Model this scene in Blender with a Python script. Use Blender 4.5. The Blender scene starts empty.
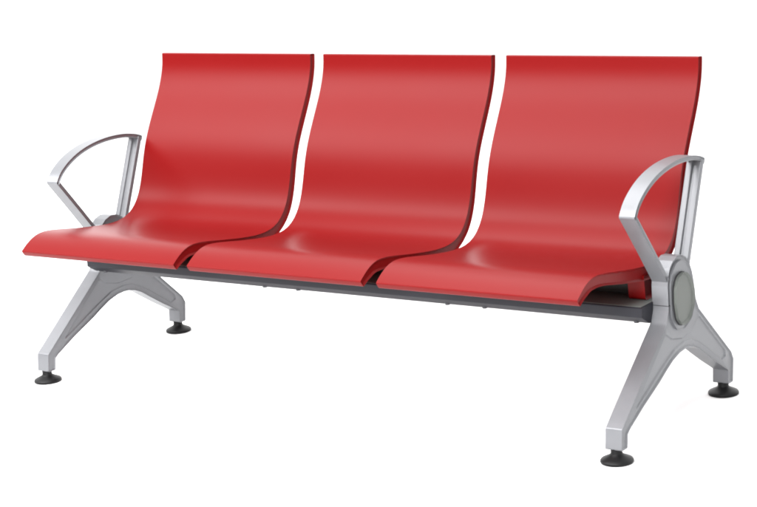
import bpy, bmesh, math
from mathutils import Vector, Matrix

SC = bpy.context.scene
COL = SC.collection

# ------------------------------------------------------------------ measures (metres)
SEAT_W, PITCH = 0.5323, 0.5764          # seat width, distance from seat to seat
X_LEFT, X_RIGHT = -0.0357, 1.7209       # centre planes of the two end frames
FOOT_GAP = 0.547                        # front foot to rear foot

# ------------------------------------------------------------------ materials
def new_mat(name):
    m = bpy.data.materials.new(name); m.use_nodes = True
    nt = m.node_tree
    return m, nt, nt.nodes['Principled BSDF']

def grain(nt, bsdf, scale, strength, dist=0.0002, detail=3.0):
    tc = nt.nodes.new('ShaderNodeTexCoord')
    n = nt.nodes.new('ShaderNodeTexNoise'); n.inputs['Scale'].default_value = scale
    n.inputs['Detail'].default_value = detail
    b = nt.nodes.new('ShaderNodeBump'); b.inputs['Strength'].default_value = strength
    b.inputs['Distance'].default_value = dist
    nt.links.new(tc.outputs['Object'], n.inputs['Vector'])
    nt.links.new(n.outputs['Fac'], b.inputs['Height'])
    nt.links.new(b.outputs['Normal'], bsdf.inputs['Normal'])
    return tc, n

def vary(nt, bsdf, tc, base, amount, scale, rough, rvar):
    n = nt.nodes.new('ShaderNodeTexNoise'); n.inputs['Scale'].default_value = scale
    n.inputs['Detail'].default_value = 4.0
    nt.links.new(tc.outputs['Object'], n.inputs['Vector'])
    mx = nt.nodes.new('ShaderNodeMix'); mx.data_type = 'RGBA'
    mx.inputs[6].default_value = (*[c * (1 - amount) for c in base], 1)
    mx.inputs[7].default_value = (*[c * (1 + amount) for c in base], 1)
    nt.links.new(n.outputs['Fac'], mx.inputs[0])
    nt.links.new(mx.outputs[2], bsdf.inputs['Base Color'])
    mr = nt.nodes.new('ShaderNodeMapRange')
    mr.inputs['To Min'].default_value = rough - rvar; mr.inputs['To Max'].default_value = rough + rvar
    nt.links.new(n.outputs['Fac'], mr.inputs['Value'])
    nt.links.new(mr.outputs['Result'], bsdf.inputs['Roughness'])

def red_plastic():
    m, nt, b = new_mat('red_moulded_polyurethane')
    tc, _ = grain(nt, b, 900, 0.10, 0.0002)
    vary(nt, b, tc, RED, 0.03, 3.0, 0.37, 0.03)
    b.inputs['Specular IOR Level'].default_value = 0.105
    return m

def metal(name, base, rough, metallic, grain_scale=1400, g=0.25):
    m, nt, b = new_mat(name)
    tc, _ = grain(nt, b, grain_scale, g, 0.0002)
    vary(nt, b, tc, base, 0.05, 40.0, rough, 0.04)
    b.inputs['Metallic'].default_value = metallic
    if metallic < .2: b.inputs['Specular IOR Level'].default_value = .25
    return m

WORLD_HI, WORLD_LO = 2.75, 0.1
RED = (0.134, 0.0028, 0.0030)
M_RED = red_plastic()
M_SILVER = metal('silver_painted_cast_aluminium', (0.155, 0.158, 0.168), 0.38, 0.32)
M_CAP = metal('satin_grey_cap', (0.105, 0.113, 0.104), 0.5, 0.3)
M_BEAM = metal('dark_grey_coated_steel', (0.014, 0.014, 0.019), 0.5, 0.0)
M_LIT_TOP = metal('lit_beam_top_grey', (0.11, 0.12, 0.113), 0.5, 0.0)  # paler grey standing in for light on the beam's top
M_BRACKET = metal('dark_steel_bracket', (0.045, 0.050, 0.046), 0.5, 0.0)
M_BLACK = metal('black_rubber', (0.0015, 0.0015, 0.0018), 0.5, 0.0, 600, 0.2)
M_BOLT = metal('dark_bolt_steel', (0.05, 0.05, 0.055), 0.4, 0.6)
M_SEAM = metal('dark_seam_gasket', (0.03, 0.03, 0.032), 0.6, 0.0)
m, nt, b = new_mat('white_studio_paper')
tc, _ = grain(nt, b, 300, 0.05)
b.inputs['Base Color'].default_value = (0.79, 0.79, 0.79, 1); b.inputs['Roughness'].default_value = 0.9
b.inputs['Specular IOR Level'].default_value = 0.1
M_PAPER = m

# ------------------------------------------------------------------ mesh helpers
def link(name, bm, mat, parent=None, smooth_angle=35, loc=(0, 0, 0)):
    bmesh.ops.recalc_face_normals(bm, faces=bm.faces)
    me = bpy.data.meshes.new(name); bm.to_mesh(me); bm.free()
    for p in me.polygons: p.use_smooth = True
    me.materials.append(mat)
    me.set_sharp_from_angle(angle=math.radians(smooth_angle))
    o = bpy.data.objects.new(name, me); COL.objects.link(o)
    o.location = loc
    if parent: o.parent = parent
    return o

def bspline(pts, n=8):
    P = [Vector(p) for p in pts]
    P = [P[0] * 2 - P[1]] + P + [P[-1] * 2 - P[-2]]
    out = []
    for i in range(len(P) - 3):
        for k in range(n):
            t = k / n
            a, b_, c, d = P[i:i + 4]
            out.append(((1 - t) ** 3 * a + (3 * t ** 3 - 6 * t ** 2 + 4) * b_ +
                        (-3 * t ** 3 + 3 * t ** 2 + 3 * t + 1) * c + t ** 3 * d) / 6)
    a, b_, c = P[-3:]
    out.append((a + 4 * b_ + c) / 6)
    return out

def resample(pts, n):
    L = [0]
    for a, b_ in zip(pts, pts[1:]): L.append(L[-1] + (b_ - a).length)
    out = []; j = 0
    for k in range(n):
        s = L[-1] * k / (n - 1)
        while j < len(L) - 2 and L[j + 1] < s: j += 1
        t = (s - L[j]) / max(1e-9, L[j + 1] - L[j])
        out.append(pts[j].lerp(pts[j + 1], t))
    return out

def round_corners(poly, radii, seg=5):
    """fillet a closed 2D polygon"""
    out = []; n = len(poly)
    for i in range(n):
        p = Vector(poly[i]); a = Vector(poly[i - 1]); c = Vector(poly[(i + 1) % n])
        r = radii[i] if isinstance(radii, (list, tuple)) else radii
        if r <= 0: out.append(p); continue
        u = (a - p); v = (c - p); lu, lv = u.length, v.length; u /= lu; v /= lv
        ang = u.angle(v)
        if ang > math.radians(176): out.append(p); continue
        d = min(r / math.tan(ang / 2), lu * 0.45, lv * 0.45)
        s, e = p + u * d, p + v * d
        for k in range(seg + 1):
            t = k / seg
            out.append(s * (1 - t) ** 2 + p * 2 * t * (1 - t) + e * t * t)
    keep = []
    for p in out:
        if not keep or (p - keep[-1]).length > 2e-4: keep.append(p)
    if (keep[0] - keep[-1]).length < 2e-4: keep.pop()
    return keep

def prism(bm, poly, x0, x1):
    """closed (y,z) outline extruded along x; returns the two end faces"""
    A = [bm.verts.new((x0, p[0], p[1])) for p in poly]
    B = [bm.verts.new((x1, p[0], p[1])) for p in poly]
    n = len(poly)
    for i in range(n):
        bm.faces.new((A[i], A[(i + 1) % n], B[(i + 1) % n], B[i]))
    caps = [bm.faces.new(A), bm.faces.new(B)]
    bmesh.ops.triangulate(bm, faces=caps, ngon_method='EAR_CLIP')

def inset_loop(loop, d):
    """offset a closed outline inwards by d (mitred)"""
    pts = [loop[0]]
    for p in loop[1:]:
        pts.append(p)
    n = len(pts); out = []
    area = sum(pts[i].x * pts[(i + 1) % n].y - pts[(i + 1) % n].x * pts[i].y for i in range(n))
    s = 1 if area > 0 else -1
    for i in range(n):
        u = (pts[i] - pts[i - 1]).normalized(); v = (pts[(i + 1) % n] - pts[i]).normalized()
        t = (u + v).normalized()
        out.append(pts[i] + Vector((-t.y, t.x)) * s * d / max(.5, t.dot(u)))
    return out

def soft_prism(bm, loop, x0, x1, r, seg=4, mid=1, dish=None, holes=None, depth=0, paired=False):
    """prism with rounded long edges"""
    st = []
    for k in range(seg + 1):
        t = math.pi / 2 * k / seg
        st.append((x0 + r * (1 - math.sin(t)), r * (1 - math.cos(math.pi / 2 - t))))
    st2 = [(x1 - (x - x0), d) for x, d in reversed(st)]
    xs = st + [(x0 + r + (x1 - x0 - 2 * r) * k / mid, 0) for k in range(1, mid)] + st2
    rings = []
    for x, d in xs:
        lp = inset_loop(loop, d) if d > 0 else loop
        rings.append([bm.verts.new((x, p.x, p.y + (dish(x, p) if dish else 0))) for p in lp])
    n = len(loop)
    for a, b_ in zip(rings, rings[1:]):
        for i in range(n):
            bm.faces.new((a[i], a[(i + 1) % n], b_[(i + 1) % n], b_[i]))
    if paired:                       # outline made of two matching halves: close it rib by rib
        for ring in (rings[0], rings[-1]):
            for i in range(n // 2 - 1):
                bm.faces.new((ring[i], ring[i + 1], ring[n - 2 - i], ring[n - 1 - i]))
        return
    if holes:
        for ring, x, s in ((rings[0], x0, 1), (rings[-1], x1, -1)):
            edges = [bm.edges.get((ring[i], ring[(i + 1) % n])) for i in range(n)]
            for h in holes:
                m = len(h)
                top = [bm.verts.new((x, p.x, p.y)) for p in h]
                low = [bm.verts.new((x + s * depth, p.x, p.y)) for p in inset_loop(h, depth * .9)]
                edges += [bm.edges.new((top[i], top[(i + 1) % m])) for i in range(m)]
                for i in range(m):
                    bm.faces.new((top[i], top[(i + 1) % m], low[(i + 1) % m], low[i]))
                f = bm.faces.new(low)
                bmesh.ops.triangulate(bm, faces=[f], ngon_method='EAR_CLIP')
            bmesh.ops.triangle_fill(bm, edges=edges, use_beauty=True, use_dissolve=False)
        return
    caps = [bm.faces.new(rings[0]), bm.faces.new(rings[-1])]
    bmesh.ops.triangulate(bm, faces=caps, ngon_method='EAR_CLIP')

def box(bm, x0, x1, y0, y1, z0, z1, bev=0.0):
    r = bmesh.ops.create_cube(bm, size=1)
    for v in r['verts']:
        v.co = Vector((x0 + (v.co.x + .5) * (x1 - x0), y0 + (v.co.y + .5) * (y1 - y0), z0 + (v.co.z + .5) * (z1 - z0)))
    if bev > 0:
        es = list({e for v in r['verts'] for e in v.link_edges})
        bmesh.ops.bevel(bm, geom=es, offset=bev, segments=3, affect='EDGES', profile=0.5)

def lathe(bm, prof, cx, cy, seg=48):
    rings = []
    for r, z in prof:
        if r < 1e-6: rings.append([bm.verts.new((cx, cy, z))])
        else: rings.append([bm.verts.new((cx + r * math.cos(2 * math.pi * k / seg), cy + r * math.sin(2 * math.pi * k / seg), z)) for k in range(seg)])
    for a, b_ in zip(rings, rings[1:]):
        for k in range(seg):
            k2 = (k + 1) % seg
            if len(a) == 1 and len(b_) == 1: continue
            if len(a) == 1: bm.faces.new((a[0], b_[k], b_[k2]))
            elif len(b_) == 1: bm.faces.new((a[k], a[k2], b_[0]))
            else: bm.faces.new((a[k], a[k2], b_[k2], b_[k]))

# ------------------------------------------------------------------ root
bench = bpy.data.objects.new('waiting_bench', None); COL.objects.link(bench)
bench.empty_display_size = 0.3
bench['label'] = 'three-seat beam bench with red moulded seats, silver armrests and legs on black round feet'
bench['category'] = 'bench'

# ------------------------------------------------------------------ seats
FRONT = [(.5555, .823), (.553, .795), (.543, .762), (.525, .723), (.502, .684), (.478, .644), (.456, .604), (.438, .562),
         (.4255, .521), (.413, .480), (.393, .436), (.360, .4035), (.322, .3895), (.276, .3865), (.225, .3905), (.158, .3995),
         (.092, .4105), (.040, .4190), (.000, .4210), (-.030, .4130), (-.0520, .4010), (-.0635, .3930), (-.0725, .3865)]
def thick(t):   # t along the profile from the top of the back to the front lip
    ks = [(0, .020), (.25, .0215), (.5, .026), (.62, .034), (.72, .031), (.9, .027), (.95, .024), (1, .0195)]
    for (a, va), (b_, vb) in zip(ks, ks[1:]):
        if t <= b_:
            u = (t - a) / (b_ - a); u = u * u * (3 - 2 * u)
            return va + (vb - va) * u
    return ks[-1][1]

def seat_loop():
    f = resample(bspline(FRONT, 12), 150)
    n = len(f); back = []
    for i in range(n):
        t = (f[min(i + 1, n - 1)] - f[max(i - 1, 0)]).normalized()
        nrm = Vector((-t.y, t.x))            # travelling down/forward: this points to the rear / underside
        if nrm.x < 0 and i < n * 0.3: nrm = -nrm
        back.append(f[i] + nrm * thick(i / (n - 1)))
    # rounded top and lip
    def cap(a, b_, out):
        m = (a + b_) / 2; r = (b_ - a) / 2
        o = Vector(out).normalized() * 0.0035
        res = []
        for k in range(1, 16):
            c, q = math.cos(math.pi * k / 16), math.sin(math.pi * k / 16)
            res.append(m - r * math.copysign(abs(c) ** .62, c) + o * q ** .62)
        return res
    lip = cap(f[-1], back[-1], f[-1] - f[-3])
    top = cap(back[0], f[0], f[0] - f[2])
    return f + lip + back[::-1] + top

LOOP = seat_loop()

def make_seat(x):
    bm = bmesh.new()
    soft_prism(bm, LOOP, 0, SEAT_W, 0.0045, seg=5, mid=24)
    s = link('seat', bm, M_RED, bench, 40, (x, 0, 0))
    for x0, x1 in ((0.001, 0.044), (SEAT_W - 0.044, SEAT_W - 0.001)):   # feet of the shell on the beam
        bm = bmesh.new()
        lp = round_corners([(.234, .368), (.238, .3084), (.290, .3084), (.300, .366)], [.004, .010, .010, .004])
        soft_prism(bm, lp, x0, x1, 0.007, 5)
        link('seat_mount', bm, M_RED, s, 40)
    bm = bmesh.new()
    box(bm, .036, SEAT_W - .036, .284, .350, .3055, .372, .004)
    link('seat_bracket', bm, M_BRACKET, s, 40)
    return s

for k in range(3):
    make_seat(k * PITCH)

# ------------------------------------------------------------------ beam
bm = bmesh.new()
lp = round_corners([(.181, .283), (.181, .3065), (.288, .3065), (.288, .262), (.215, .262)], [.004, .004, .004, .006, .01])
soft_prism(bm, lp, X_LEFT + .018, X_RIGHT - .018, .001, 2)
beam = link('beam', bm, M_BEAM, bench, 30)
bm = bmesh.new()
box(bm, X_LEFT + .022, X_RIGHT - .022, .1850, .2870, .3045, .3076, .0010)  # thin strip added over the beam: its lit top put into colour
link('lit_beam_top', bm, M_LIT_TOP, beam, 30)
bm = None
for x in (0.020, .585, .695, 1.155, 1.262, 1.672):
    b2 = bmesh.new()
    lathe(b2, [(0, .262), (.006, .262), (.007, .2685), (.010, .2705), (.010, .276), (0, .276)], x, .212, 20)
    link('bolt', b2, M_BOLT, beam, 30)

# ------------------------------------------------------------------ end frames
LEG = [(-.014, .031, .004), (-.0075, .079, .008), (.225, .259, .03), (.239, .290, .02), (.239, .345, .01),
       (.243, .366, .01), (.253, .385, .01), (.270, .398, .01), (.292, .405, .01), (.315, .403, .01), (.336, .393, .01), (.352, .376, .01),
       (.364, .352, .01), (.371, .325, .01), (.377, .285, .012), (.391, .257, .012),
       (.556, .107, .012), (.567, .086, .008), (.559, .031, .004), (.533, .031, .004), (.536, .066, .005),
       (.470, .105, .02), (.418, .138, .02), (.385, .160, .02), (.358, .172, .02), (.335, .1775, .01), (.312, .179, .01), (.285, .177, .01),
       (.250, .168, .01), (.215, .153, .01), (.180, .136, .02), (.097, .102, .02), (.030, .070, .008), (.019, .062, .006), (.014, .031, .004)]
HALF = .0205

SHIELD = [(.2465, .300), (.247, .345), (.258, .372), (.277, .390), (.305, .395), (.332, .384), (.352, .360), (.363, .325), (.366, .285),
          (.350, .247), (.306, .228), (.270, .236), (.250, .262)]
CAP = [(.258, .300), (.260, .335), (.276, .361), (.312, .367), (.338, .345), (.354, .312), (.350, .275), (.325, .248), (.288, .240), (.266, .262)]

# the cheek of each casting is sunk between raised borders
POCKET = [(.064, .1105), (.160, .190), (.222, .2385), (.250, .2200), (.300, .2090), (.350, .2130), (.392, .2400), (.524, .1200),
          (.527, .104), (.506, .098), (.425, .152), (.385, .176), (.350, .190), (.312, .195), (.262, .189), (.205, .167), (.092, .1165), (.064, .105)]

def make_frame(xc, outer):
    """outer = +1: outside faces +x, -1: outside faces -x"""
    bm = bmesh.new()
    lp = round_corners([p[:2] for p in LEG], [p[2] for p in LEG], 5)
    soft_prism(bm, lp, -HALF, HALF, .0034, 4, holes=[round_corners(POCKET, .007, 4)], depth=.003)
    frame = link('leg_frame', bm, M_SILVER, bench, 30, (xc, 0, 0))
    # hub shield on the outside, with its cap
    bm = bmesh.new()
    pl = [Vector(p) for p in round_corners(SHIELD, .03, 6)]
    x0, x1 = (HALF - .004, HALF + .0035) if outer > 0 else (-HALF - .0035, -HALF + .004)
    soft_prism(bm, pl, x0, x1, .0025, 3)
    link('hub_plate', bm, M_SILVER, frame, 32)
    bm = bmesh.new()
    pl = [Vector(p) for p in round_corners(CAP, .03, 6)]
    x0, x1 = (HALF + .001, HALF + .0110) if outer > 0 else (-HALF - .0110, -HALF - .001)
    soft_prism(bm, pl, x0, x1, .0055, 5)
    link('hub_cap', bm, M_CAP, frame, 32)
    bm = bmesh.new()
    x0, x1 = (HALF + .001, HALF + .0041) if outer > 0 else (-HALF - .0041, -HALF - .001)
    prism(bm, inset_loop(pl, -.0014), x0, x1)
    link('gasket', bm, M_SEAM, frame, 30)
    # seam between the armrest clamp and the leg casting
    bm = bmesh.new()
    sl = [(.2380, .2985), (.2380, .2998), (.300, .2998), (.300, .2985)]
    prism(bm, sl, -HALF - .0006, HALF + .0006)
    link('seam', bm, M_SEAM, frame, 30)
    # levelling feet
    for y in (0.0, FOOT_GAP):
        bm = bmesh.new()
        prof = [(0, 0), (.034, 0), (.0368, .0012), (.0375, .0035), (.0372, .0062), (.0355, .0085), (.029, .0118), (.022, .0150), (.0165, .0180),
                (.0138, .0205), (.0132, .0230), (.0132, .034), (0, .034)]
        lathe(bm, prof, 0, y, 64)
        link('foot', bm, M_BLACK, frame, 30)
    # armrest: cast strap from the hub up and round to the rear post
    bm = bmesh.new()
    arc = bspline([(.1005, .5375), (.1130, .5570), (.141, .5790), (.188, .6025), (.245, .6175), (.310, .6250), (.380, .6230), (.425, .6150), (.4500, .6060)], 6)
    outer_pts = [Vector((.243, .352)), Vector((.170, .4445)), Vector((.1005, .5300)), Vector((.0990, .5328)), Vector((.0992, .5355))] + arc + [Vector((.4555, .6025)), Vector((.4552, .5980)), Vector((.4508, .5900))]
    T = .0108; inn = []
    n = len(outer_pts)
    for i in range(n):
        a = outer_pts[max(i - 1, 0)]; c2 = outer_pts[min(i + 1, n - 1)]
        u = (outer_pts[i] - a); v = (c2 - outer_pts[i])
        if u.length < 1e-6: u = v
        if v.length < 1e-6: v = u
        u.normalize(); v.normalize(); t = (u + v).normalized()
        nn = Vector((t.y, -t.x))           # to the inside of the loop
        inn.append(outer_pts[i] + nn * T / max(.55, t.dot(u)))
    lp = outer_pts + inn[::-1]
    soft_prism(bm, lp, -.0193, .0193, .0030, 4, paired=True)
    arm = link('armrest', bm, M_SILVER, frame, 34)
    # grooved rear post
    bm = bmesh.new()
    d = Vector((.4475 - .352, .603 - .375)).normalized(); q = Vector((d.y, -d.x))   # q points to the rear
    # cross-section in (x, q): a bar with a groove in its front face
    sec = [(-.0193, 0), (-.0193, -.014), (-.0042, -.014), (-.0028, -.0085), (.0028, -.0085), (.0042, -.014), (.0193, -.014), (.0193, 0)]
    sec = round_corners(sec, [.002, .003, .002, .001, .001, .002, .003, .002], 3)
    e1 = Vector((.4530, .5985)); e0 = e1 - d * .245
    A = [bm.verts.new((p.x, (e0 + q * p.y).x, (e0 + q * p.y).y)) for p in sec]
    B = [bm.verts.new((p.x, (e1 + q * p.y).x, (e1 + q * p.y).y)) for p in sec]
    for i in range(len(sec)):
        j = (i + 1) % len(sec); bm.faces.new((A[i], A[j], B[j], B[i]))
    bm.faces.new(A); bm.faces.new(B)
    link('armrest_post', bm, M_SILVER, frame, 34)
    return frame

make_frame(X_LEFT, -1)
make_frame(X_RIGHT, 1)

# ------------------------------------------------------------------ studio
bm = bmesh.new()
bmesh.ops.create_circle(bm, cap_ends=True, segments=96, radius=14)
for v in bm.verts: v.co += Vector((0, 4, 0))
fl = link('floor', bm, M_PAPER, None, 60)
fl['kind'] = 'structure'

# white studio all round, with the dark, unlit side of the room low in front of the bench
W = bpy.data.worlds.new('World'); SC.world = W; W.use_nodes = True
nt = W.node_tree; bg = nt.nodes['Background']
tc = nt.nodes.new('ShaderNodeTexCoord')
dt = nt.nodes.new('ShaderNodeVectorMath'); dt.operation = 'DOT_PRODUCT'
dt.inputs[1].default_value = (-.59, -.80, 0.05)
mr = nt.nodes.new('ShaderNodeMapRange'); mr.interpolation_type = 'SMOOTHSTEP'
mr.inputs['From Min'].default_value = .30; mr.inputs['From Max'].default_value = .90
mr.inputs['To Min'].default_value = WORLD_HI; mr.inputs['To Max'].default_value = WORLD_LO
nt.links.new(tc.outputs['Generated'], dt.inputs[0]); nt.links.new(dt.outputs['Value'], mr.inputs['Value'])
dt2 = nt.nodes.new('ShaderNodeVectorMath'); dt2.operation = 'DOT_PRODUCT'
dt2.inputs[1].default_value = (.98, -.20, 0.0)
m2 = nt.nodes.new('ShaderNodeMapRange'); m2.interpolation_type = 'SMOOTHSTEP'
m2.inputs['From Min'].default_value = .15; m2.inputs['From Max'].default_value = .95
m2.inputs['To Min'].default_value = 1.0; m2.inputs['To Max'].default_value = .28
mul = nt.nodes.new('ShaderNodeMath'); mul.operation = 'MULTIPLY'
nt.links.new(tc.outputs['Generated'], dt2.inputs[0]); nt.links.new(dt2.outputs['Value'], m2.inputs['Value'])
nt.links.new(mr.outputs['Result'], mul.inputs[0]); nt.links.new(m2.outputs['Result'], mul.inputs[1])
sx = nt.nodes.new('ShaderNodeSeparateXYZ'); nt.links.new(tc.outputs['Generated'], sx.inputs[0])
m3 = nt.nodes.new('ShaderNodeMapRange'); m3.interpolation_type = 'SMOOTHSTEP'
m3.inputs['From Min'].default_value = .45; m3.inputs['From Max'].default_value = .90
m3.inputs['To Min'].default_value = 1.0; m3.inputs['To Max'].default_value = .60
mu2 = nt.nodes.new('ShaderNodeMath'); mu2.operation = 'MULTIPLY'
nt.links.new(sx.outputs['Z'], m3.inputs['Value'])
nt.links.new(mul.outputs[0], mu2.inputs[0]); nt.links.new(m3.outputs['Result'], mu2.inputs[1])
nt.links.new(mu2.outputs[0], bg.inputs['Strength'])
bg.inputs['Color'].default_value = (1, 1, 1, 1)

def area(name, loc, target, sx, sy, radiance, col=(1, 1, 1)):
    L = bpy.data.lights.new(name, 'AREA'); L.shape = 'RECTANGLE'; L.size = sx; L.size_y = sy
    L.energy = radiance * math.pi * sx * sy; L.color = col
    o = bpy.data.objects.new(name, L); COL.objects.link(o); o.location = loc
    o.rotation_euler = (Vector(target) - Vector(loc)).to_track_quat('-Z', 'Y').to_euler()
    return o
area('key_softbox', (-.4, -2.2, 3.0), (-.1, .3, .4), 6.6, 1.2, 17)
area('top_softbox', (-0.2, 0.3, 3.6), (.85, .4, 0), 3.0, 1.4, 7)
area('added_leg_fill', (1.9, -4.0, 1.8), (1.2, .1, .3), 1.6, 1.4, 22)  # added unseen lamp, brightens the leg fronts

# ------------------------------------------------------------------ camera
def cam_matrix():
    rx, ry, rz = -.2178, .077, .6281
    Z = Matrix.Rotation(rz, 3, 'Z'); X = Matrix.Rotation(rx, 3, 'X'); Y = Matrix.Rotation(ry, 3, 'Y')
    R = Z @ X @ Y
    right, fwd, up = R.col[0], R.col[1], R.col[2]
    m = Matrix((right, up, -fwd)).transposed().to_4x4()
    m.translation = Vector((3.7254, -3.5978, 1.4193))
    return m
cd = bpy.data.cameras.new('camera'); cam = bpy.data.objects.new('camera', cd); COL.objects.link(cam)
cam.matrix_world = cam_matrix()
cd.sensor_width = 36; cd.lens = 1937.765 / 757 * 36; cd.clip_end = 200; cd.clip_start = .05
SC.camera = cam
SC.view_settings.view_transform = 'Standard'; SC.view_settings.look = 'None'
SC.view_settings.exposure = 0; SC.view_settings.gamma = 1
SC.cycles.filter_width = 1.9
